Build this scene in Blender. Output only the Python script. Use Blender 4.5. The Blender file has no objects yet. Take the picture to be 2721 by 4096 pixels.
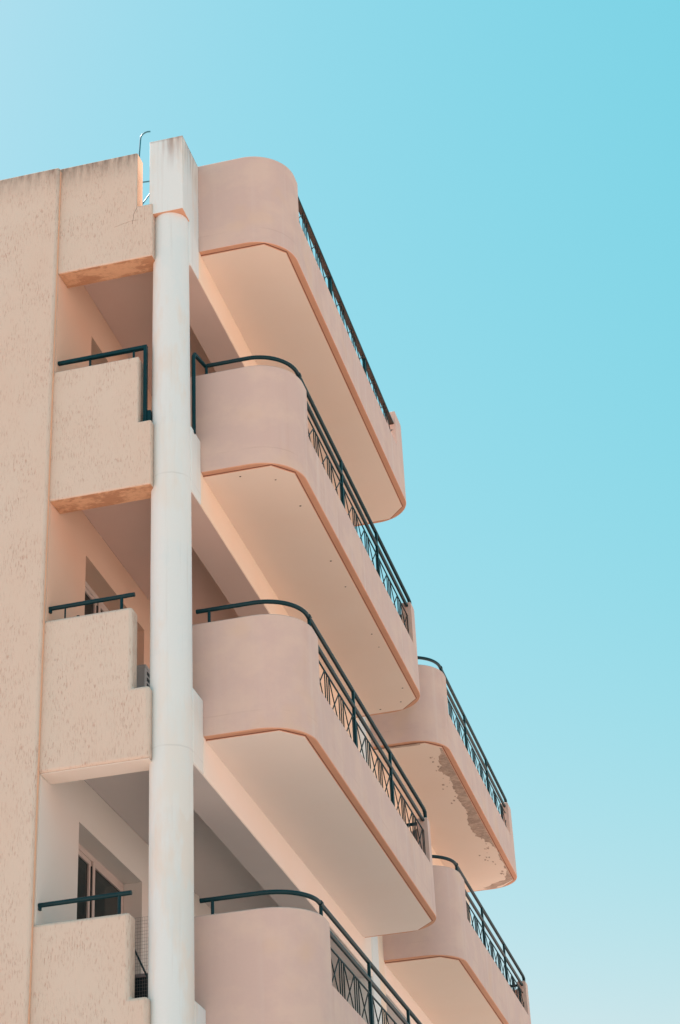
import bpy, bmesh, math, random
from mathutils import Vector, Matrix, noise as mnoise
random.seed(7)
sc = bpy.context.scene
COL = sc.collection
G = -8.85                       # ground level
W = 2.087                       # loggia inner wall plane x = -W
XW, XI = -0.65, -1.02           # outer / inner face of the long floor beams
XO = 0.362                      # outer face of balcony parapets
Y1, Y2, Y3, Y4 = 0.587, 7.119, 8.14, 14.48
ZK = {0: 5.916, 1: 3.0, 2: 0.0, 3: -3.042}
BY_END = 15.2

# ------------------------------------------------------------------ materials
def mat(name, base, rough=0.85, var=None, scale=1.5, fine=0.0, bump=0.0, bump_scale=60, metallic=0.0,
        spec=0.3, extra=None, vamt=0.5):
    m = bpy.data.materials.new(name); m.use_nodes = True
    nt = m.node_tree; N = nt.nodes; L = nt.links
    b = N['Principled BSDF']
    b.inputs['Roughness'].default_value = rough
    b.inputs['Metallic'].default_value = metallic
    b.inputs['Specular IOR Level'].default_value = spec
    geo = N.new('ShaderNodeNewGeometry')
    col = None
    rgb = N.new('ShaderNodeRGB'); rgb.outputs[0].default_value = (*base, 1); col = rgb.outputs[0]
    if var:
        n = N.new('ShaderNodeTexNoise'); n.inputs['Scale'].default_value = scale; n.inputs['Detail'].default_value = 5
        n.inputs['Roughness'].default_value = 0.6
        L.new(geo.outputs['Position'], n.inputs['Vector'])
        r = N.new('ShaderNodeValToRGB'); r.color_ramp.elements[0].position = .38; r.color_ramp.elements[1].position = .66
        L.new(n.outputs['Fac'], r.inputs[0])
        mu = N.new('ShaderNodeMath'); mu.operation = 'MULTIPLY'; mu.inputs[1].default_value = vamt
        L.new(r.outputs[0], mu.inputs[0])
        mx = N.new('ShaderNodeMixRGB'); L.new(mu.outputs[0], mx.inputs[0]); L.new(col, mx.inputs[1])
        mx.inputs[2].default_value = (*var, 1); col = mx.outputs[0]
    if fine:
        n = N.new('ShaderNodeTexNoise'); n.inputs['Scale'].default_value = 45; n.inputs['Detail'].default_value = 4
        L.new(geo.outputs['Position'], n.inputs['Vector'])
        mr = N.new('ShaderNodeMapRange'); mr.inputs[3].default_value = 1 - fine; mr.inputs[4].default_value = 1 + fine
        L.new(n.outputs['Fac'], mr.inputs[0])
        hs = N.new('ShaderNodeHueSaturation'); L.new(mr.outputs[0], hs.inputs['Value']); L.new(col, hs.inputs['Color']); col = hs.outputs[0]
    height = None
    if bump:
        n = N.new('ShaderNodeTexNoise'); n.inputs['Scale'].default_value = bump_scale; n.inputs['Detail'].default_value = 6
        L.new(geo.outputs['Position'], n.inputs['Vector'])
        bp = N.new('ShaderNodeBump'); bp.inputs['Strength'].default_value = bump; bp.inputs['Distance'].default_value = .004
        L.new(n.outputs['Fac'], bp.inputs['Height']); L.new(bp.outputs[0], b.inputs['Normal'])
    if extra: col = extra(nt, geo, col, b)
    L.new(col, b.inputs['Base Color'])
    return m

def node_mix(nt, fac, a, bcol, blend='MIX'):
    mx = nt.nodes.new('ShaderNodeMixRGB'); mx.blend_type = blend
    if isinstance(fac, float): mx.inputs[0].default_value = fac
    else: nt.links.new(fac, mx.inputs[0])
    nt.links.new(a, mx.inputs[1])
    if isinstance(bcol, tuple): mx.inputs[2].default_value = (*bcol, 1)
    else: nt.links.new(bcol, mx.inputs[2])
    return mx.outputs[0]

def mapped_noise(nt, vec, scl, scale=1.0, detail=4, rough=.55):
    mp = nt.nodes.new('ShaderNodeMapping'); mp.inputs['Scale'].default_value = scl
    nt.links.new(vec, mp.inputs['Vector'])
    n = nt.nodes.new('ShaderNodeTexNoise'); n.inputs['Scale'].default_value = scale
    n.inputs['Detail'].default_value = detail; n.inputs['Roughness'].default_value = rough
    nt.links.new(mp.outputs[0], n.inputs['Vector'])
    return n.outputs['Fac']

def ramp(nt, fac, p0, p1, v0=0.0, v1=1.0):
    r = nt.nodes.new('ShaderNodeMapRange'); r.inputs[1].default_value = p0; r.inputs[2].default_value = p1
    r.inputs[3].default_value = v0; r.inputs[4].default_value = v1
    nt.links.new(fac, r.inputs[0]); return r.outputs[0]

def mathn(nt, op, a, b=None):
    m = nt.nodes.new('ShaderNodeMath'); m.operation = op
    for i, v in enumerate((a, b)):
        if v is None: continue
        if isinstance(v, (int, float)): m.inputs[i].default_value = v
        else: nt.links.new(v, m.inputs[i])
    return m.outputs[0]

def stucco_extra(nt, geo, col, b):
    # scratched ("graffiato") plaster: short vertical grooves, coloured darker and redder
    P = geo.outputs['Position']
    wob = mapped_noise(nt, P, (1, 1, .7), 4.5, 3)
    f1 = mapped_noise(nt, P, (85, 85, 13), 1.0, 3, .62)
    f2 = mapped_noise(nt, P, (48, 48, 9), 1.0, 4, .65)
    g = ramp(nt, f1, .555, .65)
    g2 = ramp(nt, f2, .56, .70)
    gm = mathn(nt, 'MULTIPLY', g, ramp(nt, wob, .38, .62, .08, 1.0))
    gm2 = mathn(nt, 'MULTIPLY', g2, ramp(nt, mapped_noise(nt, P, (2.1, 2.1, 1.6), 1.0, 3), .4, .62, .05, .6))
    gs = mathn(nt, 'MAXIMUM', gm, gm2)
    big = mapped_noise(nt, P, (.8, .8, .5), 1.0, 4)
    col = node_mix(nt, ramp(nt, big, .4, .65, 0, .55), col, (.655, .50, .405))
    c = node_mix(nt, mathn(nt, 'MULTIPLY', gs, .72), col, (.47, .275, .205))
    # grime washed down from the top edge
    sep = nt.nodes.new('ShaderNodeSeparateXYZ'); nt.links.new(P, sep.inputs[0])
    up = ramp(nt, sep.outputs['Z'], 6.85, 7.42)
    dn = mapped_noise(nt, P, (24, 24, 3.2), 1.0, 5, .65)
    d = mathn(nt, 'MULTIPLY', mathn(nt, 'POWER', up, 2.6), ramp(nt, dn, .32, .66, .22, 1.0))
    c = node_mix(nt, d, c, (.16, .12, .10))
    bp = nt.nodes.new('ShaderNodeBump'); bp.invert = True; bp.inputs['Strength'].default_value = .5
    bp.inputs['Distance'].default_value = .006
    grain = mapped_noise(nt, P, (80, 80, 50), 1.0, 3)
    h = mathn(nt, 'ADD', gs, mathn(nt, 'MULTIPLY', grain, .35))
    nt.links.new(h, bp.inputs['Height']); nt.links.new(bp.outputs[0], b.inputs['Normal'])
    return c

def column_extra(nt, geo, col, b):
    P = geo.outputs['Position']
    n1 = mapped_noise(nt, P, (1.5, 1.5, .42), 1.0, 5, .62)
    c = node_mix(nt, ramp(nt, n1, .48, .56, 0, .8), col, (.735, .675, .61))
    n2 = mapped_noise(nt, P, (2.6, 2.6, 1.1), 1.0, 6, .65)
    c = node_mix(nt, ramp(nt, n2, .52, .60, 0, .4), c, (.64, .735, .76))
    st = mapped_noise(nt, P, (22, 22, .7), 1.0, 3)
    c = node_mix(nt, ramp(nt, st, .58, .75, 0, .22), c, (.50, .46, .42))
    # faint casting joints and chalky repaint bands around the floor levels
    sep = nt.nodes.new('ShaderNodeSeparateXYZ'); nt.links.new(P, sep.inputs[0])
    wv = mapped_noise(nt, P, (3.5, 3.5, 3.5), 1.0, 3)
    zw = mathn(nt, 'ADD', sep.outputs['Z'], mathn(nt, 'MULTIPLY', wv, .03))
    for zj in (.135, 3.135):
        dd = mathn(nt, 'ABSOLUTE', mathn(nt, 'SUBTRACT', zw, zj))
        c = node_mix(nt, mathn(nt, 'MULTIPLY', ramp(nt, dd, .003, .012, 1, 0), ramp(nt, wv, .4, .6, .1, .5)), c, (.42, .42, .40))
    zz2 = mathn(nt, 'ADD', sep.outputs['Z'], mathn(nt, 'MULTIPLY', mapped_noise(nt, P, (5, 5, 2.5), 1.0, 5), .5))
    for za, zb_ in ((2.55, 3.95), (-.35, 1.3)):
        band = mathn(nt, 'MULTIPLY', ramp(nt, zz2, za, za+.05), ramp(nt, zz2, zb_, zb_+.04, 1, 0))
        c = node_mix(nt, mathn(nt, 'MULTIPLY', band, .45), c, (.74, .765, .75))
    up = mathn(nt, 'MULTIPLY', ramp(nt, sep.outputs['Z'], 7.0, 7.54), ramp(nt, sep.outputs['X'], -1.05, -.78, .25, 1.0))
    dn = mapped_noise(nt, P, (13, 13, 1.0), 1.0, 3)
    d = mathn(nt, 'MULTIPLY', mathn(nt, 'POWER', up, 1.6), ramp(nt, dn, .45, .66, .03, .85))
    c = node_mix(nt, d, c, (.22, .12, .09))
    edge = ramp(nt, sep.outputs['Z'], 7.515, 7.552)
    c = node_mix(nt, mathn(nt, 'MULTIPLY', edge, .45), c, (.2, .15, .12))
    return c

def parapet_extra(nt, geo, col, b):
    P = geo.outputs['Position']
    tc = nt.nodes.new('ShaderNodeTexCoord')
    sep = nt.nodes.new('ShaderNodeSeparateXYZ'); nt.links.new(tc.outputs['Object'], sep.inputs[0])
    st = mapped_noise(nt, P, (7, 7, .55), 1.0, 4)
    gn = nt.nodes.new('ShaderNodeSeparateXYZ'); nt.links.new(geo.outputs['True Normal'], gn.inputs[0])
    front = ramp(nt, gn.outputs['X'], .6, .95, .22, 1.0)
    c = node_mix(nt, mathn(nt, 'MULTIPLY', ramp(nt, st, .5, .72, 0, .42), front), col, (.57, .38, .32))
    st2 = mapped_noise(nt, P, (11, 11, .4), 1.0, 4)
    c = node_mix(nt, mathn(nt, 'MULTIPLY', ramp(nt, st2, .55, .74, 0, .5), front), c, (.70, .60, .555))
    cl = mapped_noise(nt, P, (2.2, 2.2, 2.8), 1.0, 5, .6)
    c = node_mix(nt, ramp(nt, cl, .44, .62, 0, .5), c, (.71, .53, .44))
    # pale repair spots, peach where the paint has thinned
    sp = mapped_noise(nt, P, (1.6, 1.6, 1.4), 1.0, 3)
    c = node_mix(nt, ramp(nt, sp, .58, .72, 0, .55), c, (.67, .47, .355))
    # construction seam just above the slab
    wob = mapped_noise(nt, P, (3, 3, 3), 1.0, 2)
    zz = mathn(nt, 'ADD', sep.outputs['Z'], mathn(nt, 'MULTIPLY', wob, .02))
    dist = mathn(nt, 'ABSOLUTE', mathn(nt, 'SUBTRACT', zz, .61))
    line = ramp(nt, dist, .002, .010, 1, 0)
    ln = mapped_noise(nt, P, (2.2, 2.2, 2.2), 1.0, 3)
    c = node_mix(nt, mathn(nt, 'MULTIPLY', line, ramp(nt, ln, .45, .62, 0, .22)), c, (.40, .25, .20))
    return c

def blotch_extra(nt, geo, col, b):
    P = geo.outputs['Position']
    n = mapped_noise(nt, P, (3.0, 5.5, 3), 1.0, 7, .7)
    c = node_mix(nt, ramp(nt, n, .46, .54, 0, .7), col, (.40, .185, .10))
    n = mapped_noise(nt, P, (18, 22, 14), 1.0, 6, .7)
    return node_mix(nt, ramp(nt, n, .5, .7, 0, .35), c, (.31, .14, .08))

def peel_extra(nt, geo, col, b):
    P = geo.outputs['Position']
    n = mapped_noise(nt, P, (9, 13, 4), 1.0, 6, .7)
    c = node_mix(nt, ramp(nt, n, .38, .58, 0, .85), col, (.33, .245, .20))
    n = mapped_noise(nt, P, (17, 26, 9), 1.0, 6, .7)
    return node_mix(nt, ramp(nt, n, .55, .66, 0, .8), c, (.60, .47, .385))

M = {}
M['stucco'] = mat('scratched_stucco', (.66, .55, .465), .95, extra=stucco_extra)
M['column'] = mat('column_paint', (.715, .76, .765), .75, fine=.02, bump=.12, bump_scale=14, extra=column_extra)
M['pink'] = mat('pink_parapet_paint', (.63, .46, .41), .82, fine=.02, bump=.12, bump_scale=12, extra=parapet_extra)
M['rim'] = mat('terracotta_rim', (.64, .345, .225), .85, var=(.56, .285, .185), scale=2.5, fine=.04)
M['groove'] = mat('dark_drip_groove', (.20, .085, .06), .9, fine=.05)  # flat dark brown for the groove strip between rim and soffit
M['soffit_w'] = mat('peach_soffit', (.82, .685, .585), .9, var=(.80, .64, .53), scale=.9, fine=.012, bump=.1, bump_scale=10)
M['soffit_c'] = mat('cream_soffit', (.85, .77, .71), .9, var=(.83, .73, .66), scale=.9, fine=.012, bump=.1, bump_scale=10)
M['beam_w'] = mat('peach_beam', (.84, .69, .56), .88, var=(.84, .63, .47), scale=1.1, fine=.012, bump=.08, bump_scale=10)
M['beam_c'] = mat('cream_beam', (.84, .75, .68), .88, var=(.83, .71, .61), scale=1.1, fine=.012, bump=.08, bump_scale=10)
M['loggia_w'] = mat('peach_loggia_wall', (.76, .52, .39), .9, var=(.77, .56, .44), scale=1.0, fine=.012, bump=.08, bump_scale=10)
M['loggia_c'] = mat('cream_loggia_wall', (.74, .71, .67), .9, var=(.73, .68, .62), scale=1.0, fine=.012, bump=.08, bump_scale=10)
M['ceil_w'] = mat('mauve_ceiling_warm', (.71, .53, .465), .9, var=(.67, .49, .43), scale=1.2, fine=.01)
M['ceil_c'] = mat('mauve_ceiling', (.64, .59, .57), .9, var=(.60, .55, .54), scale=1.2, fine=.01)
M['blotch'] = mat('stained_beam_soffit', (.68, .39, .235), .9, fine=.05, extra=blotch_extra, bump=.3, bump_scale=30)
M['peel'] = mat('bare_concrete_patch', (.56, .425, .345), .95, extra=peel_extra, bump=.9, bump_scale=25)
M['iron'] = mat('teal_iron', (.001, .026, .034), .4, var=(.002, .034, .042), scale=6, spec=.25, fine=.2)
M['iron_b'] = mat('brown_teal_iron', (.006, .022, .026), .45, var=(.035, .022, .018), scale=5, spec=.25, fine=.2)
M['rust'] = mat('rusty_underside', (.075, .068, .064), .7, var=(.12, .095, .08), scale=9, fine=.2)
M['frame'] = mat('aluminium_frame', (.58, .50, .46), .45, spec=.5)
M['glass'] = mat('dark_glass', (.008, .022, .025), .1, spec=.3)
M['rubber'] = mat('black_gasket', (.01, .02, .022), .5)
M['acbody'] = mat('ac_casing', (.42, .42, .42), .5, fine=.03)
M['acdark'] = mat('ac_grille', (.008, .022, .03), .5)
M['navy'] = mat('dark_navy_plastic', (.002, .012, .018), .6)
M['greyrim'] = mat('grey_rim', (.22, .19, .20), .6)
M['mesh'] = mat('galvanised_wire', (.20, .17, .16), .5, metallic=.3)
M['mast'] = mat('blue_metal_pipe', (.02, .16, .22), .3, spec=.6)
M['ground'] = mat('paved_ground', (.50, .39, .34), .9, var=(.43, .34, .29), scale=.4, fine=.08)
M['hole'] = mat('dark_hole', (.05, .035, .03), .9)
M['crackm'] = mat('crack_grey', (.28, .19, .15), .95)
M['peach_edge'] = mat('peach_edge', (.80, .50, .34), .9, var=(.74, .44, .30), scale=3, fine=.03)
M['roof'] = mat('roof_screed', (.45, .41, .37), .9, var=(.36, .33, .3), scale=1.0)

# ------------------------------------------------------------------ mesh helpers
class MB:
    def __init__(s): s.bm = bmesh.new()
    def quad(s, pts, mi=0):
        vs = [s.bm.verts.new(p) for p in pts]; f = s.bm.faces.new(vs); f.material_index = mi; return f
    def box(s, x0, x1, y0, y1, z0, z1, mi=0):
        v = [s.bm.verts.new(p) for p in ((x0,y0,z0),(x1,y0,z0),(x1,y1,z0),(x0,y1,z0),(x0,y0,z1),(x1,y0,z1),(x1,y1,z1),(x0,y1,z1))]
        for q in ((3,2,1,0),(4,5,6,7),(0,1,5,4),(1,2,6,5),(2,3,7,6),(3,0,4,7)):
            f = s.bm.faces.new([v[i] for i in q]); f.material_index = mi
    def prism_y(s, pts, y0, y1, mi=0):       # polygon in (x, z), extruded along y
        a = [s.bm.verts.new((x, y0, z)) for x, z in pts]; b = [s.bm.verts.new((x, y1, z)) for x, z in pts]
        n = len(pts)
        for i in range(n): s.bm.faces.new([a[i], a[(i+1)%n], b[(i+1)%n], b[i]]).material_index = mi
        s.bm.faces.new(a[::-1]).material_index = mi; s.bm.faces.new(b).material_index = mi
    def prism_z(s, pts, z0, z1, mi=0, side=None):
        a = [s.bm.verts.new((x, y, z0)) for x, y in pts]; b = [s.bm.verts.new((x, y, z1)) for x, y in pts]
        n = len(pts)
        for i in range(n): s.bm.faces.new([a[i], a[(i+1)%n], b[(i+1)%n], b[i]]).material_index = mi if side is None else side
        s.bm.faces.new(a[::-1]).material_index = mi; s.bm.faces.new(b).material_index = mi
    def tube(s, path, r, n=10, square=False, mi=0):
        P = [Vector(p) for p in path]; rings = []
        prev = None
        if square: n = 4
        for i, p in enumerate(P):
            if i == 0: t = P[1] - P[0]
            elif i == len(P)-1: t = P[-1] - P[-2]
            else: t = (P[i]-P[i-1]).normalized() + (P[i+1]-P[i]).normalized()
            t.normalize()
            if prev is None:
                u = Vector((0,0,1)) if abs(t.z) < .9 else Vector((1,0,0))
                u = (u - t*u.dot(t)).normalized()
            else: u = (prev - t*prev.dot(t)).normalized()
            prev = u; w = t.cross(u)
            k = 1.0
            if 0 < i < len(P)-1:
                c = (P[i]-P[i-1]).normalized().dot((P[i+1]-P[i]).normalized()); k = min(1.35, 1/math.sqrt(max(.1,(1+c)/2)))
            off = math.pi/4 if square else 0
            rings.append([s.bm.verts.new(p + (u*math.cos(off+2*math.pi*j/n) + w*math.sin(off+2*math.pi*j/n))*r*k) for j in range(n)])
        for a, b in zip(rings, rings[1:]):
            for j in range(n): s.bm.faces.new([a[j], a[(j+1)%n], b[(j+1)%n], b[j]]).material_index = mi
        s.bm.faces.new(rings[0][::-1]).material_index = mi; s.bm.faces.new(rings[-1]).material_index = mi
    def lathe(s, cx, cy, prof, n=48, mi=0):
        rings = [[s.bm.verts.new((cx+r*math.cos(2*math.pi*j/n), cy+r*math.sin(2*math.pi*j/n), z)) for j in range(n)] for r, z in prof]
        for a, b in zip(rings, rings[1:]):
            for j in range(n): s.bm.faces.new([a[j], a[(j+1)%n], b[(j+1)%n], b[j]]).material_index = mi
        s.bm.faces.new(rings[0][::-1]); s.bm.faces.new(rings[-1])
    def build(s, name, mats, parent=None, origin=None, bevel=0.0, smooth=True, seg=2, angle=40, label=None):
        bmesh.ops.recalc_face_normals(s.bm, faces=s.bm.faces)
        me = bpy.data.meshes.new(name)
        o = Vector(origin) if origin else (world_loc(parent) if parent else Vector((0,0,0)))
        bmesh.ops.translate(s.bm, verts=s.bm.verts, vec=-o)
        s.bm.to_mesh(me); s.bm.free()
        if isinstance(mats, str): mats = [mats]
        for m in mats: me.materials.append(M[m])
        ob = bpy.data.objects.new(name, me); COL.objects.link(ob)
        if parent:
            ob.parent = parent; ob.location = o - world_loc(parent)
        else: ob.location = o
        ob['_w'] = tuple(o)
        if smooth:
            for p in me.polygons: p.use_smooth = True
            me.set_sharp_from_angle(angle=math.radians(35))
        if bevel:
            md = ob.modifiers.new('bevel', 'BEVEL'); md.width = bevel; md.segments = seg
            md.limit_method = 'ANGLE'; md.angle_limit = math.radians(angle); md.harden_normals = False
        if label: ob['label'] = label
        return ob

def world_loc(o):
    return Vector(o['_w'])
def empty(name, loc, parent=None):
    o = bpy.data.objects.new(name, None); COL.objects.link(o); o['_w'] = tuple(loc)
    if parent: o.parent = parent; o.location = Vector(loc) - world_loc(parent)
    else: o.location = loc
    o.empty_display_size = .3
    return o
def tag(o, label, cat, group=None, kind=None):
    if label: o['label'] = label
    if cat: o['category'] = cat
    if group: o['group'] = group
    if kind: o['kind'] = kind

# ------------------------------------------------------------------ ground
g = MB(); g.quad([(-900,-900,G),(900,-900,G),(900,900,G),(-900,900,G)])
go = g.build('ground', 'ground', smooth=False); go['kind'] = 'structure'

# ------------------------------------------------------------------ the building
B = empty('apartment_building', (-4.5, 6.0, G))
tag(B, 'peach and cream apartment block with rounded pink balconies, green railings and a white corner column', 'building')

# big scratched plaster wall to the left of the loggias
w = MB(); w.box(-11, -W-.008, -.06, .24, G, 7.40)
w.build('outer_wall', 'stucco', B, bevel=.03, seg=3, label='wall of scratched beige plaster with grime along its top edge')
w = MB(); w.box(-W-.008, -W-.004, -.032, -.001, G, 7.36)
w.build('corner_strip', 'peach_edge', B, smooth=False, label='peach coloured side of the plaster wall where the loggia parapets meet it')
w = MB(); w.box(-11, -2.40, .24, BY_END, G, 6.42); w.build('core_wall', 'loggia_c', B, smooth=False)
w = MB(); w.box(-11, -2.2, .25, BY_END, 6.425, 6.50); w.box(-2.2, -1.03, .28, 7.8, 6.30, 6.50)
w.build('roof', 'roof', B, smooth=False)

# inner walls of the loggias (plane x=-W) with door recesses, one storey at a time
def storey_wall(z0, z1, head, mname):
    a = MB()
    a.box(-2.40, -W, .03, 1.035, z0, z1)
    a.box(-2.40, -W, 1.035, 2.885, head, z1)
    a.box(-2.40, -W, 2.885, 4.6, z0, z1)
    a.box(-2.40, -W, 4.6, 6.2, head, z1)
    a.box(-2.40, -W, 6.2, BY_END, z0, z1)
    bmesh.ops.remove_doubles(a.bm, verts=a.bm.verts, dist=1e-5)
    # drop interior coincident faces
    seen = {}
    for f in list(a.bm.faces):
        key = tuple(round(c, 4) for c in f.calc_center_median())
        seen.setdefault(key, []).append(f)
    for k, fs in seen.items():
        if len(fs) > 1: bmesh.ops.delete(a.bm, geom=fs, context='FACES_ONLY')
    return a.build('loggia_wall', mname, B, smooth=False)
storey_wall(3.42, 6.30, ZK[0]-.13, 'loggia_w')
storey_wall(.42, 3.38, ZK[1]-.085, 'loggia_w')
storey_wall(-2.62, .38, ZK[2]-.10, 'loggia_c')
storey_wall(G, -2.66, ZK[3]-.10, 'loggia_c')

# sliding doors set back in the recesses
def sliding_door(y0, y1, z0, z1):
    x = -2.29; f = MB()
    fr = .07
    f.box(x-.05, x, y0+.002, y0+fr, z0, z1-.004); f.box(x-.05, x, y1-fr, y1-.002, z0, z1-.004)
    f.box(x-.05, x, y0+fr, y1-fr, z1-fr, z1-.004)
    # leaf frames on two tracks
    mid = y0 + (y1-y0)*.47
    f.box(x-.045, x-.008, y0+fr, y0+fr+.05, z0, z1-fr); f.box(x-.045, x-.008, mid-.03, mid+.03, z0, z1-fr)
    f.box(x-.045, x-.008, y0+fr+.05, mid-.03, z1-fr-.05, z1-fr)
    f.box(x-.03, x+.012, mid+.034, mid+.095, z0, z1-fr); f.box(x-.03, x+.012, y1-fr-.05, y1-fr, z0, z1-fr)
    f.box(x-.03, x+.012, mid+.095, y1-fr-.05, z1-fr-.05, z1-fr)
    d = f.build('sliding_door', 'frame', B, origin=(x, y0, z0), bevel=.003, seg=1)
    p = MB(); p.box(x-.032, x-.026, y0+fr+.05, mid-.03, z0, z1-fr-.05); p.build('pane', 'glass', d, smooth=False)
    p = MB(); p.box(x-.012, x-.006, mid+.095, y1-fr-.05, z0, z1-fr-.05); p.build('pane', 'glass', d, smooth=False)
    p = MB(); p.box(x-.012, x+.004, mid+.012, mid+.032, z0, z1-fr-.06); p.build('gasket', 'rubber', d, smooth=False)
for zb, zh in ((3.44, ZK[0]-.13), (.44, ZK[1]-.085), (-2.60, ZK[2]-.10), (-5.6, ZK[3]-.10)):
    sliding_door(1.035, 2.885, zb, zh); sliding_door(4.6, 6.2, zb, zh)

# floor slabs / loggia ceilings, floor beams and panels, storey by storey
for k in (0, 1, 2, 3):
    z = ZK[k]; warm = k < 2
    y_end = 7.9 if k == 0 else BY_END
    c = MB(); c.box(-W+.002, XI, .275, y_end, z+.38, z+.50)
    c.build('loggia_ceiling', 'ceil_w' if warm else 'ceil_c', B, smooth=False)
    # long floor beam on the balcony side; the stretch beside the column is painted white like it
    bm_ = MB(); bm_.box(XI, XW, Y1, y_end, z, z+.60)
    bm_.build('floor_beam', 'beam_w' if warm else 'beam_c', B, bevel=.012)
    top = z+.79 if k else 6.70
    wg = MB(); wg.box(-.83, XW, .26, Y1-.001, z+.0, top); wg.box(XI, -.83, .26, Y1-.001, z, z+.60)
    wg.build('column_wing', 'column', B, bevel=.018)
    if k < 4:
        pl = MB(); pl.box(XI+.01, XW-.01, .3, y_end, z-.004, z+.0)  # underside plate darker than the beam: its shade put into the colour
        pl.build('beam_underside', 'ceil_w' if warm else 'ceil_c', B, smooth=False)

PAN = {0: (1.502, .724, -1.182), 1: (1.60, .773, -1.143), 2: (1.628, .752, -1.182), 3: (1.578, .797, -1.174)}
for k, (zp, zn, xn) in PAN.items():
    z = ZK[k]; th = .185
    p = MB(); p.prism_y([(-W-.05, z), (-1.0, z), (-1.0, z+zn), (xn, z+zn), (xn, z+zp), (-W-.05, z+zp)], 0, th)
    o = p.build('loggia_parapet', ['stucco'], B, bevel=.014 if k < 2 else .035, seg=3)
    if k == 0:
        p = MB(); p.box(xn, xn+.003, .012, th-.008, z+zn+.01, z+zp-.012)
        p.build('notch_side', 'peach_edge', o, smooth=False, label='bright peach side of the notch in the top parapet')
    p = MB(); p.box(-W+.001, -1.046, th, .275, z, z+.45)
    p.build('loggia_beam', 'beam_w' if k < 2 else 'beam_c', B, smooth=False)
    p = MB(); p.box(-W+.004, -1.004, .012, .273, z-.005, z)
    p.build('beam_underside', 'blotch' if k < 2 else 'beam_c', B, smooth=False,
            label='rough orange and brown stained underside of the beam' if k < 2 else None)

# hairline cracks in the top parapet
def crack(pts, wd_, parent, mname='hole'):
    m = MB(); L_ = []
    for (x0, z0), (x1, z1) in zip(pts, pts[1:]):
        for i in range(4):
            t = i/4; L_.append((x0+(x1-x0)*t+random.uniform(-.004,.004), z0+(z1-z0)*t+random.uniform(-.004,.004)))
    L_.append(pts[-1])
    m.tube([(x, -.0002, zz) for x, zz in L_], wd_, 4)
    m.build('crack', 'crackm', parent, smooth=False)
P0 = [o for o in COL.objects if o.name == 'loggia_parapet'][0]
crack([(-1.178,6.631),(-1.196,6.574),(-1.218,6.53),(-1.228,6.447),(-1.232,6.40)], .0022, P0)
crack([(-1.16,6.446),(-1.228,6.447),(-1.288,6.439),(-1.362,6.424),(-1.445,6.406)], .0016, P0)

# the white corner column with its block-shaped head, and the one further along
def column(cy, ztop, r=.206, cx=-.861):
    prof = [(r-.004, G)]
    prof += [(r, -4), (r, 1.0), (r-.002, 3.2), (r-.007, 5.2), (r-.013, ztop)]
    c = MB(); c.lathe(cx, cy, prof, 64)
    return c.build('corner_column' if cy < 2 else 'facade_column', 'column', B, origin=(cx, cy, G))
col1 = column(.236, 6.52)
h = MB(); h.box(-1.042, -.652, .02, Y1-.002, 6.505, ZK[0]+1.636); h.build('column_head', 'column', col1, bevel=.0035)
h = MB(); h.box(-1.036, -.658, .026, .5, 6.500, 6.504); h.build('head_underside', 'rim', col1, smooth=False)
c = MB(); c.box(-1.03, XW+.006, 7.45, 7.86, G, 4.2); c.build('facade_column', 'column', B, bevel=.03, seg=3)
c = MB(); c.box(-1.03, XW+.004, 7.862, Y3+.02, G, 4.2); c.build('pilaster', 'beam_w', B, bevel=.01)

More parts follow.
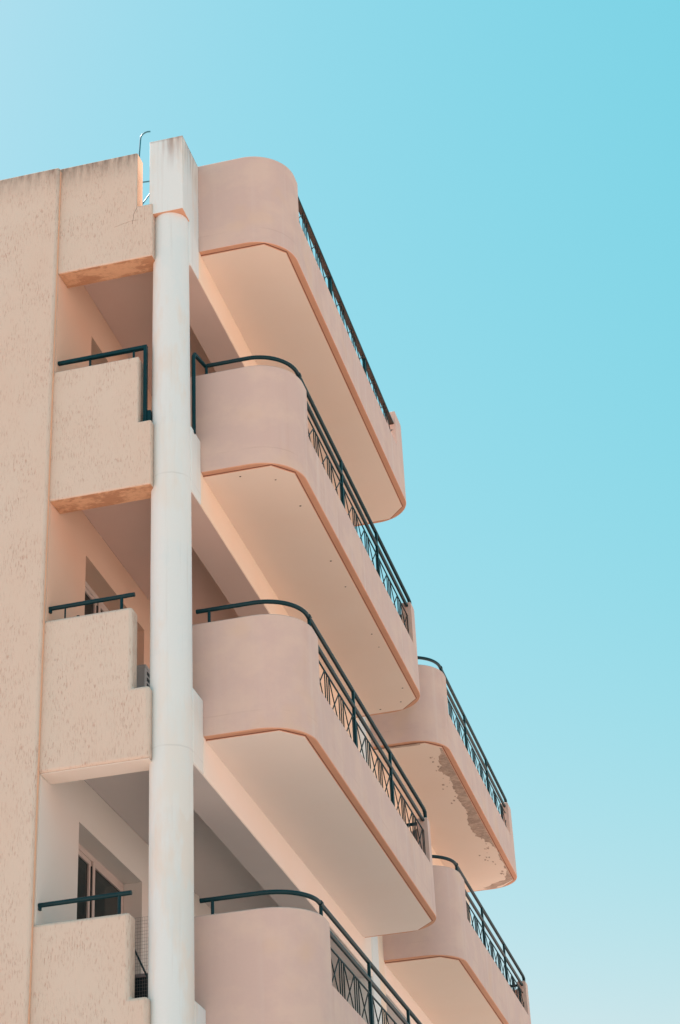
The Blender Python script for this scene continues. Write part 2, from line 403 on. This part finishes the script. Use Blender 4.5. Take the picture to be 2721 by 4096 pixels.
# ---- balconies
R = .50
def outline(inset, ya, yb, xl=-.78, n=14):
    x1 = XO - inset; a = ya + inset; b = yb - inset; r = R - inset
    pts = [(xl, a)] + [(-.72, a)]
    for i in range(n+1):
        t = -math.pi/2 + math.pi/2*i/n
        pts.append((x1-r+r*math.cos(t), a+r+r*math.sin(t)))
    for i in range(n+1):
        t = math.pi/2*i/n
        pts.append((x1-r+r*math.cos(t), b-r+r*math.sin(t)))
    pts += [(-.72, b), (xl, b)]
    return pts
def balcony(k, ya, yb, zt, zl, ye, yf, warm, zt2=None, label=None, xl=-.78):
    z = ZK[k]; th = .13; zt2 = zt2 or zt
    out = outline(0, ya, yb, xl); inn = outline(th, ya, yb, xl)
    # insert the height steps on the straight run
    n = 14; j = 2 + n
    def ins(lst, x):
        return lst[:j+1] + [(x, ye), (x, ye), (x, yf), (x, yf)] + lst[j+1:]
    out2 = ins(out, XO); inn2 = ins(inn, XO-th)
    hs = [zt]*(j+2) + [zl, zl] + [zt2]*(len(out2)-j-4)
    m = MB(); bm = m.bm
    def vcol(pt, zz): return bm.verts.new((pt[0], pt[1], z+zz))
    zb = .400
    ob = [vcol(p, zb) for p in out2]; ot = [vcol(p, h_) for p, h_ in zip(out2, hs)]
    ib = [vcol(p, zb) for p in inn2]; it = [vcol(p, h_) for p, h_ in zip(inn2, hs)]
    def face(vs):
        try: bm.faces.new(vs)
        except ValueError: pass
    for i in range(len(out2)-1):
        same = (Vector(out2[i]) - Vector(out2[i+1])).length < 1e-6
        if not same:
            face([ob[i], ob[i+1], ot[i+1], ot[i]]); face([ib[i+1], ib[i], it[i], it[i+1]])
            face([ob[i+1], ob[i], ib[i], ib[i+1]])
        face([ot[i], ot[i+1], it[i+1], it[i]])
    face([ob[0], ot[0], it[0], ib[0]]); face([ob[-1], ib[-1], it[-1], ot[-1]])
    bmesh.ops.remove_doubles(bm, verts=bm.verts, dist=1e-5)
    bal = m.build('balcony', 'pink', B, origin=(XW, ya, z), bevel=.016 if k else .006, seg=3, angle=50, label=label)
    # slab whose underside shows as the terracotta rim
    s_ = MB(); o3 = [(max(x, XW+.001), y) for x, y in outline(.0025, ya, yb)]
    o4 = [o3[1]] + o3[2:-2] + [o3[-2]]
    s_.prism_z(o4, z+.396, z+.52)
    s_.build('rim', 'rim', bal, bevel=.006, seg=2)
    # drip groove and soffit panel with clipped corners, laid as thin plates
    def poly(t, e):
        a, b = ya+t, yb-t; x1 = XO-t
        ca, cb = .195, .22; cc, cd = .235, .27
        return [(XW+.001, a-.010), (x1-ca, a-.004), (x1, a+cb), (x1, b-cd), (x1-cc, b), (XW+.001, b+.015)]
    q = MB(); q.prism_z(poly(.070, 0), z+.3915, z+.3955, mi=0)
    q.prism_z(poly(.078, 1), z+.3875, z+.3912, mi=1)
    q.build('drip_groove', ['groove', 'rim'], bal, smooth=False)
    q = MB(); q.prism_z(poly(.085, 2), z+.383, z+.3872)
    q.build('soffit', 'soffit_w' if warm else 'soffit_c', bal, smooth=False)
    return bal
B0 = balcony(0, Y1, Y2, 1.645, 1.07, 1.22, 6.28, True)
B1 = balcony(1, Y1, Y2, 1.645, 1.025, 1.22, 6.45, True)
B2 = balcony(2, Y1, Y2, 1.640, 1.04, 1.25, 6.52, False)
B3 = balcony(3, Y1, Y2, 1.668, 1.07, 1.22, 6.52, False)
C1 = balcony(1, Y3, Y4, 1.575, .995, 8.72, 13.72, True, label='balcony with plaster flaking off its underside', xl=-.66)
C2 = balcony(2, Y3, Y4, 1.625, 1.075, 8.90, 13.80, True, xl=-.66)

# screw holes in the soffit of the second balcony
for x, y in ((-.278,.762),(.056,.942),(.16,1.544),(.162,2.833),(.168,3.483),(.172,4.767),(.173,5.139),(.187,6.392),(.073,6.795),(-.235,6.935)):
    q = MB(); rr = random.uniform(.006, .010)
    q.prism_z([(x+rr*1.3*math.cos(t*math.pi/4), y+rr*math.sin(t*math.pi/4)) for t in range(8)], 3.3805, 3.3829)
    q.build('screw_hole', 'hole', B1, smooth=False)

# flaking plaster on the far upper balcony
def patch(pts_in, edge, zz, name, n=26):
    """ragged patch between an inner wavy line and the straight soffit edge, a few mm proud"""
    m = MB(); bm = m.bm; inner = []
    for (x0, y0), (x1, y1) in zip(pts_in, pts_in[1:]):
        for i in range(n):
            t = i/n; p = Vector((x0+(x1-x0)*t, y0+(y1-y0)*t, 0))
            d = mnoise.noise(p*7)*.05 + mnoise.noise(p*19)*.02 + mnoise.noise(p*47)*.022
            ex0 = edge(p.x, p.y)[0]; inner.append((ex0+(p.x-ex0)*(.55+.45*abs(math.sin(p.y*2.3)))+d*.8, p.y+mnoise.noise(p*8+Vector((9,0,0)))*.04))
    cols = []
    for (x, y) in inner:
        ex, ey = edge(x, y)
        row = []
        for s in range(5):
            t = s/4; q = Vector((x+(ex-x)*t, y+(ey-y)*t, 0))
            hz = .002 + .003*abs(mnoise.noise(q*11)) if 0 < s < 4 else .0012
            row.append(bm.verts.new((q.x, q.y, zz-hz)))
        cols.append(row)
    for a, b in zip(cols, cols[1:]):
        for s in range(4): bm.faces.new([a[s], a[s+1], b[s+1], b[s]])
    for row in (0,):
        pass
    o = m.build(name, 'peel', C1, smooth=False)
    sd = o.modifiers.new('thick', 'SOLIDIFY'); sd.thickness = .002; sd.offset = 1
xe = XO-.084
patch([(.235,8.45),(.15,8.85),(.115,9.08),(.04,9.24),(.10,9.62),(.135,10.05),(.125,10.34),(.09,10.7),(.06,10.95),(.05,11.47),(.10,12.03),(.20,12.35),(.27,12.6)],
      lambda x, y: (xe, max(y, 8.47)), 3.3829, 'flaking_patch')
patch([(.272,12.7),(.262,13.2),(.225,13.7),(.15,14.02),(.03,14.12),(-.10,14.20),(-.25,14.33)],
      lambda x, y: (min(xe, xe) if y < 14.1 else x+.06, y if y < 14.1 else min(14.39, y+.16)), 3.3829, 'flaking_patch', 22)
patch([(-.60,8.20),(-.4,8.235),(-.2,8.25),(0,8.25)], lambda x, y: (x, 8.19), 3.3829, 'flaking_patch', 18)

# loose flakes around the damaged strip
m = MB()
for i in range(46):
    y = random.uniform(8.5, 13.9); x = xe - .06 - abs(random.gauss(0, .06)) - .10*abs(math.sin(y*2.3))
    r_ = random.uniform(.006, .022)
    m.prism_z([(x+r_*random.uniform(.5,1.2)*math.cos(t*math.pi/3.5), y+2*r_*random.uniform(.5,1.2)*math.sin(t*math.pi/3.5)) for t in range(7)], 3.3805, 3.3829)
m.build('loose_flakes', 'peel', C1, smooth=False)['kind'] = 'stuff'

# ---- balcony railings
def handrail_path(z, ya, x_start, y_end, inset=.06, R_=R):
    x1 = XO-inset; a = ya+inset; r = R_-inset
    pts = [(x_start, a, z)]
    for i in range(15):
        t = -math.pi/2 + math.pi/2*i/14
        pts.append((x1-r+r*math.cos(t), a+r+r*math.sin(t), z))
    pts.append((x1, y_end, z))
    return pts
def railing(k, ya, yb, hand, low, thin, zl, posts, y0, y1, x_start, near_post=True, label=None, zt=1.645, drop=False):
    z = ZK[k]; xr = XO-.055
    m = MB(); p = handrail_path(z+hand, ya, x_start, y1)
    p += [(xr, y1+.05, z+hand-.03), (xr, y1+.06, z+hand-.10), (xr, y1+.03, z+low+.01)]
    m.tube(p, .0225, 12)
    rail = m.build('railing', 'iron', B, origin=(xr, y0, z+zl), label=label)
    # collar where the curved pipe meets the straight one
    m = MB(); m.tube([(xr, ya+R+.02, z+hand), (xr, ya+R+.065, z+hand)], .0265, 12); m.build('collar', 'iron', rail)
    m = MB(); m.tube([(xr, y0-.02, z+low), (xr, y1+.10, z+low)], .0225, 12); m.build('lower_rail', 'iron', rail)
    m = MB(); m.tube([(xr, y0-.02, z+thin), (xr, y1+.06, z+thin)], .0095, square=True); m.build('flat_bar', 'iron_b', rail)
    # short supports standing on the full-height parapet
    for sx, sy in ((-.60, ya+.06),) if near_post else ():
        m = MB(); m.tube([(sx, sy, z+zt-.01), (sx, sy, z+hand-.02)], .0165, 8); m.build('support', 'iron', rail)
    m = MB(); m.tube([(xr-.004, ya+R+.06, z+zt-.01), (xr-.004, ya+R+.06, z+hand-.02)], .018, 8); m.build('support', 'iron', rail)
    for y in posts:
        m = MB(); m.tube([(xr, y, z+zl-.03), (xr, y, z+hand-.02)], .021, square=True); m.build('post', 'iron', rail)
    m = MB(); m.tube([(xr, y1+.035, z+zl-.03), (xr, y1+.035, z+low)], .025, square=True); m.build('post', 'iron', rail)
    # panels of crossed bars and triple uprights
    per = .5933; c = posts[0]
    while c - per > y0-.35: c -= per
    while c < y1+.45:
        m = MB(); zb, ztop = z+zl-.02, z+thin
        any_ = False
        a, b = c-per+.085, c-.085
        def seg(ya_, za_, yb_, zb_, r):
            nonlocal any_
            # clip to the run of the railing
            lo, hi = y0-.0, y1+.02
            if yb_ < ya_: ya_, za_, yb_, zb_ = yb_, zb_, ya_, za_
            if yb_ <= lo or ya_ >= hi: return
            if ya_ < lo: za_ += (zb_-za_)*(lo-ya_)/(yb_-ya_); ya_ = lo
            if yb_ > hi: zb_ = za_+(zb_-za_)*(hi-ya_)/(yb_-ya_); yb_ = hi
            m.tube([(xr, ya_, za_), (xr, yb_, zb_)], r, square=True); any_ = True
        seg(a, ztop, b, zb, .0072); seg(a, zb, b, ztop, .0072)
        for dy in (-.085, 0, .085):
            if dy == 0 and any(abs(c-pp) < .05 for pp in posts): continue
            if y0 < c+dy < y1: m.tube([(xr, c+dy, zb), (xr, c+dy, ztop)], .0076, square=True); any_ = True
        if any_: m.build('lattice_panel', 'iron_b', rail, smooth=False)
        else: m.bm.free()
        c += per
    return rail
PB = (2.965, 4.745)
railing(1, Y1, Y2, 1.785, 1.59, 1.44, 1.03, PB, 1.22, 6.62, -.60, near_post=True, label='railing of the second balcony with a return post by the column')
railing(2, Y1, Y2, 1.805, 1.607, 1.462, 1.045, PB, 1.25, 6.64, -.735, zt=1.64)
railing(3, Y1, Y2, 1.828, 1.630, 1.49, 1.075, (3.03, 4.85), 1.22, 6.64, -.72, zt=1.668)
railing(1, Y3, Y4, 1.705, 1.505, 1.39, 1.0, (10.38, 12.13), 8.72, 13.86, -.60, near_post=False, zt=1.575)
railing(2, Y3, Y4, 1.765, 1.56, 1.43, 1.075, (10.50, 12.27), 8.90, 14.0, -.60, near_post=False, zt=1.625)
# the top terrace has one flat-topped rail with the lattice under it
z = ZK[0]; xr = XO-.055
def rz(y): return z+1.540-(y-1.2)*.0185
m = MB()
v = [m.bm.verts.new((xr+dx, y, rz(y)+dz)) for y in (1.16, 6.42) for dx, dz in ((-.032,-.012),(.032,-.012),(.032,.014),(-.032,.014))]
for q in ((0,1,2,3),(7,6,5,4),(0,4,5,1),(1,5,6,2),(2,6,7,3),(3,7,4,0)): m.bm.faces.new([v[i] for i in q])
r0 = m.build('railing', 'iron', B, origin=(xr, 1.2, z+1.07), bevel=.003, label='single flat rail along the rounded roof terrace')
m = MB(); v = [m.bm.verts.new((xr+dx, y, rz(y)-.0135)) for y in (1.17, 6.41) for dx in (-.028, .028)]
m.bm.faces.new([v[0], v[1], v[3], v[2]]); bmesh.ops.solidify(m.bm, geom=m.bm.faces[:], thickness=.0012)
m.build('rail_underside', 'rust', r0, smooth=False, label='rusty brown underside of the flat rail')
for y in (2.90, 4.68, 6.36):
    m = MB(); m.tube([(xr, y, z+1.05), (xr, y, rz(y)-.01)], .024, square=True); m.build('post', 'iron', r0)
c = 2.90-3*.5933
while c < 6.7:
    m = MB(); a, b = c-.508, c-.085; zb = z+1.06
    def cut(y0_, z0_, y1_, z1_):
        lo, hi = 1.2, 6.4
        if y1_ <= lo or y0_ >= hi: return
        if y0_ < lo: z0_ += (z1_-z0_)*(lo-y0_)/(y1_-y0_); y0_ = lo
        if y1_ > hi: z1_ = z0_+(z1_-z0_)*(hi-y0_)/(y1_-y0_); y1_ = hi
        m.tube([(xr, y0_, z0_), (xr, y1_, z1_)], .0072, square=True)
    cut(a, rz(a)-.015, b, zb); cut(a, zb, b, rz(b)-.015)
    for dy in (-.085, 0.0, .085):
        if 1.25 < c+dy < 6.4 and not any(abs(c+dy-pp) < .04 for pp in (2.90, 4.68)):
            m.tube([(xr, c+dy, zb), (xr, c+dy, rz(c+dy)-.015)], .0076, square=True)
    if len(m.bm.verts): m.build('lattice_panel', 'iron_b', r0, smooth=False)
    else: m.bm.free()
    c += .5933

# return piece of the second balcony's rail beside the column
m = MB(); m.tube([(-.652, .36, ZK[1]+.75), (-.652, .36, ZK[1]+1.73), (-.648, .39, ZK[1]+1.775), (-.612, .647, ZK[1]+1.785)], .0215, 10)
m.build('rail_return', 'iron', B)
# far-end rails seen through the lattice
for k, y, zz in ((2, 7.02, 1.765), (1, 7.02, 1.75), (3, 7.02, 1.79)):
    m = MB(); m.tube([(-.60, y, ZK[k]+zz), (.17, y, ZK[k]+zz)], .022, 12)
    m.build('end_rail', 'iron', B)
m = MB(); m.tube([(-.60, 14.38, 1.73), (.17, 14.38, 1.73)], .022, 12); m.build('end_rail', 'iron', B)

# rails above the loggia parapets on the plaster side
z = ZK[1]
m = MB(); m.tube([(-2.085, .09, z+1.765), (-1.095, .09, z+1.765), (-1.095, .09, z+.79)], .026, square=True)
l1 = m.build('loggia_rail', 'iron', B, origin=(-1.08, .09, z+.8), label='squared rail that turns down into the notch beside the column')
for x, y in ((-1.228, .09), (-1.725, .10)):
    m = MB(); m.tube([(x, y, z+1.59), (x, y, z+1.75)], .014, square=True); m.build('support', 'iron', l1)
m = MB(); m.box(-1.092, -1.035, .085, .14, z+.775, z+.955); m.build('base_bracket', 'iron', l1, bevel=.004)
for k, hz, xp, extra in ((2, 1.800, -1.325, (-1.925,)), (3, 1.783, -1.305, ())):
    z = ZK[k]; zt = PAN[k][0]
    m = MB(); m.tube([(-2.09, .09, z+hz-.004), (-1.19, .09, z+hz+.004)], .0225, 12)
    l = m.build('loggia_rail', 'iron', B, origin=(-1.19, .09, z+hz))
    m = MB(); m.tube([(xp, .09, z+zt-.01), (xp, .09, z+hz)], .017, 8); m.build('support', 'iron', l)
    for x in extra:
        m = MB(); m.tube([(x, .11, z+zt-.02), (x, .11, z+hz)], .009, 8); m.build('support', 'iron', l)
    m = MB(); m.tube([(-2.075, .09, z+hz-.05), (-2.075, .09, z+hz)], .02, 8); m.build('wall_bracket', 'iron', l)

# ------------------------------------------------------------------ loose things
# small dark knob (tap handle / peg) behind the middle loggia parapet
T = empty('garden_tap', (-1.805, .16, 1.56)); tag(T, 'small dark tap knob peeping over the middle loggia parapet below its rail', 'tap')
m = MB(); m.lathe(-1.805, .16, [(.008,1.56),(.010,1.665),(.018,1.675),(.021,1.69),(.017,1.705),(.006,1.71)], 16); m.build('knob', 'iron', T)

# air conditioner in the middle loggia
AX0, AX1, AY0, AY1, AZ0, AZ1 = -2.06, -1.76, 2.02, 2.82, 1.50, 2.02
A = empty('air_conditioner', (-1.9, 2.4, AZ0))
tag(A, 'grey air conditioner outdoor unit with dark grilles seen in the notch beside the column', 'air conditioner')
m = MB(); m.box(AX0, AX1, AY0, AY1, AZ0, AZ1); m.build('casing', 'acbody', A, bevel=.015, seg=3)
m = MB(); m.box(AX0-.005, AX1+.006, AY0-.006, AY1+.005, AZ1-.03, AZ1+.006); m.build('lid', 'acbody', A, bevel=.006)
for i in range(5):
    z0 = AZ1-.09-i*.085
    m = MB(); m.box(AX0+.03, AX1-.11, AY0-.004, AY0+.02, z0-.06, z0); m.build('side_louvre', 'acdark', A, smooth=False)
for i in range(6):
    z0 = AZ1-.06-i*.07
    m = MB(); m.box(AX1-.015, AX1+.004, AY0+.05, AY0+.33, z0-.04, z0); m.build('front_louvre', 'acdark', A, smooth=False)
# bracket that carries it
m = MB(); m.box(AX0, AX1, AY0+.1, AY0+.14, AZ0-.04, AZ0); m.box(AX0, AX1, AY1-.14, AY1-.1, AZ0-.04, AZ0)
m.box(-2.088, -2.06, AY0+.1, AY0+.14, AZ0-.3, AZ0+.1); m.box(-2.088, -2.06, AY1-.14, AY1-.1, AZ0-.3, AZ0+.1)
m.build('bracket', 'greyrim', A, bevel=.003)

# wire netting, dark storage box and leaning rod in the lowest loggia notch
nm = MB(); yn = .215
zb0, zt0 = ZK[3]+.62, -1.455
nx = 12; x0, x1 = -1.30, -1.04
for i in range(nx+1):
    x = x0+(x1-x0)*i/nx
    dx = .004*math.sin(i*1.7)
    nm.tube([(x, yn, zb0), (x+dx, yn+.006*math.sin(i), (zb0+zt0)/2), (x, yn, zt0)], .0011, square=True)
nz = 30
for j in range(nz+1):
    zz = zb0+(zt0-zb0)*j/nz
    nm.tube([(x0, yn-.002, zz), ((x0+x1)/2, yn-.002, zz+.003*math.sin(j*2.1)), (x1, yn-.002, zz)], .0011, square=True)
no = nm.build('wire_netting', 'mesh', origin=(-1.17, yn, zb0), smooth=False)
tag(no, 'square wire netting stretched across the notch of the lowest loggia beside the column', 'netting')
S = empty('storage_box', (-1.2, .45, -2.62)); tag(S, 'dark navy box with a grey rim standing in the lowest loggia behind the notch', 'storage box')
m = MB(); m.box(-1.50, -1.035, .28, .62, -2.60, -1.985); m.build('box_body', 'navy', S, bevel=.01)
m = MB(); m.box(-1.51, -1.03, .272, .63, -1.985, -1.955); m.box(-1.052, -1.028, .268, .29, -2.6, -1.986); m.build('rim', 'greyrim', S, bevel=.004)
m = MB(); m.tube([(-1.22, .245, -1.72), (-1.075, .245, -2.03), (-1.065, .25, -2.30)], .009, 8)
ro = m.build('leaning_rod', 'iron', origin=(-1.06, .25, -2.30)); tag(ro, 'thin dark rod slanting down across the netting in front of the navy box', 'rod')

# bent pipe and rods on the roof
A = empty('roof_mast', (-1.53, 1.0, 6.5)); tag(A, 'thin blue pipe on the roof with a bent top and two short rods', 'mast')
pts = [(-1.545, 1.0, 6.50), (-1.522, 1.0, 8.30), (-1.510, 1.0, 8.52)]
for i in range(1, 9):
    t = i/8*math.pi/2; pts.append((-1.508+.09*(1-math.cos(t)), 1.0, 8.555+.09*math.sin(t)))
pts.append((-1.385, 1.0, 8.640))
m = MB(); m.tube(pts, .0095, 10); m.build('bent_pipe', 'mast', A)
m = MB(); m.tube([(-1.53, 1.0, 7.875), (-1.20, 1.0, 7.845)], .009, 8); m.build('crossbar', 'mast', A)
m = MB(); m.tube([(-1.535, 1.0, 7.45), (-1.30, 1.0, 7.79)], .009, 8); m.build('brace', 'mast', A)

# ------------------------------------------------------------------ light
SUN_EL, SUN_AZ = math.radians(57), math.radians(-76)   # azimuth from +Y towards +X
d = Vector((math.sin(SUN_AZ)*math.cos(SUN_EL), math.cos(SUN_AZ)*math.cos(SUN_EL), math.sin(SUN_EL)))
sl = bpy.data.lights.new('sun', 'SUN'); sl.energy = 4.4; sl.angle = math.radians(.5); sl.color = (1, .94, .88)
so = bpy.data.objects.new('sun', sl); COL.objects.link(so)
so.rotation_euler = d.to_track_quat('Z', 'Y').to_euler(); so.location = d*60
SKYC = ((.172, 2.06), (1.86, .45), (2.05, .4))
wd = bpy.data.worlds.new('World'); sc.world = wd; wd.use_nodes = True
nt = wd.node_tree; N = nt.nodes; L = nt.links
bg = N['Background']; sky = N.new('ShaderNodeTexSky'); sky.sky_type = 'NISHITA'; sky.sun_disc = False
sky.sun_elevation = SUN_EL; sky.sun_rotation = SUN_AZ
sky.air_density = 2.0; sky.dust_density = 1.0; sky.ozone_density = 1.0; sky.altitude = 50
# colour response of the photograph's sky: green and blue nearly level, red carries the gradient
sep = N.new('ShaderNodeSeparateColor'); cmb = N.new('ShaderNodeCombineColor'); L.new(sky.outputs[0], sep.inputs[0])
for ch, (kk, pw) in enumerate(SKYC):
    p_ = N.new('ShaderNodeMath'); p_.operation = 'POWER'; p_.inputs[1].default_value = pw; L.new(sep.outputs[ch], p_.inputs[0])
    m_ = N.new('ShaderNodeMath'); m_.operation = 'MULTIPLY'; m_.inputs[1].default_value = kk; L.new(p_.outputs[0], m_.inputs[0])
    L.new(m_.outputs[0], cmb.inputs[ch])
L.new(cmb.outputs[0], bg.inputs['Color']); bg.inputs['Strength'].default_value = .098

# ------------------------------------------------------------------ camera
yaw, pitch, roll, f = 0.22525921, 0.53263, -0.05208, 7683.39
cam = bpy.data.cameras.new('camera'); co = bpy.data.objects.new('camera', cam); COL.objects.link(co)
cam.sensor_fit = 'HORIZONTAL'; cam.sensor_width = 36; cam.lens = 36*f/2721; cam.clip_end = 3000
F = Vector((-math.sin(yaw)*math.cos(pitch), math.cos(yaw)*math.cos(pitch), math.sin(pitch)))
Rv = Vector((math.cos(yaw), math.sin(yaw), 0)); U = Rv.cross(F)
R2 = Rv*math.cos(roll)+U*math.sin(roll); U2 = -Rv*math.sin(roll)+U*math.cos(roll)
mw = Matrix((R2, U2, -F)).transposed().to_4x4(); mw.translation = Vector((4.544, -15.694, -7.201))
co.matrix_world = mw; sc.camera = co
sc.view_settings.view_transform = 'Standard'; sc.view_settings.look = 'None'
sc.view_settings.exposure = 1.03; sc.view_settings.gamma = 1
for o in bpy.data.objects:
    if '_w' in o: del o['_w']
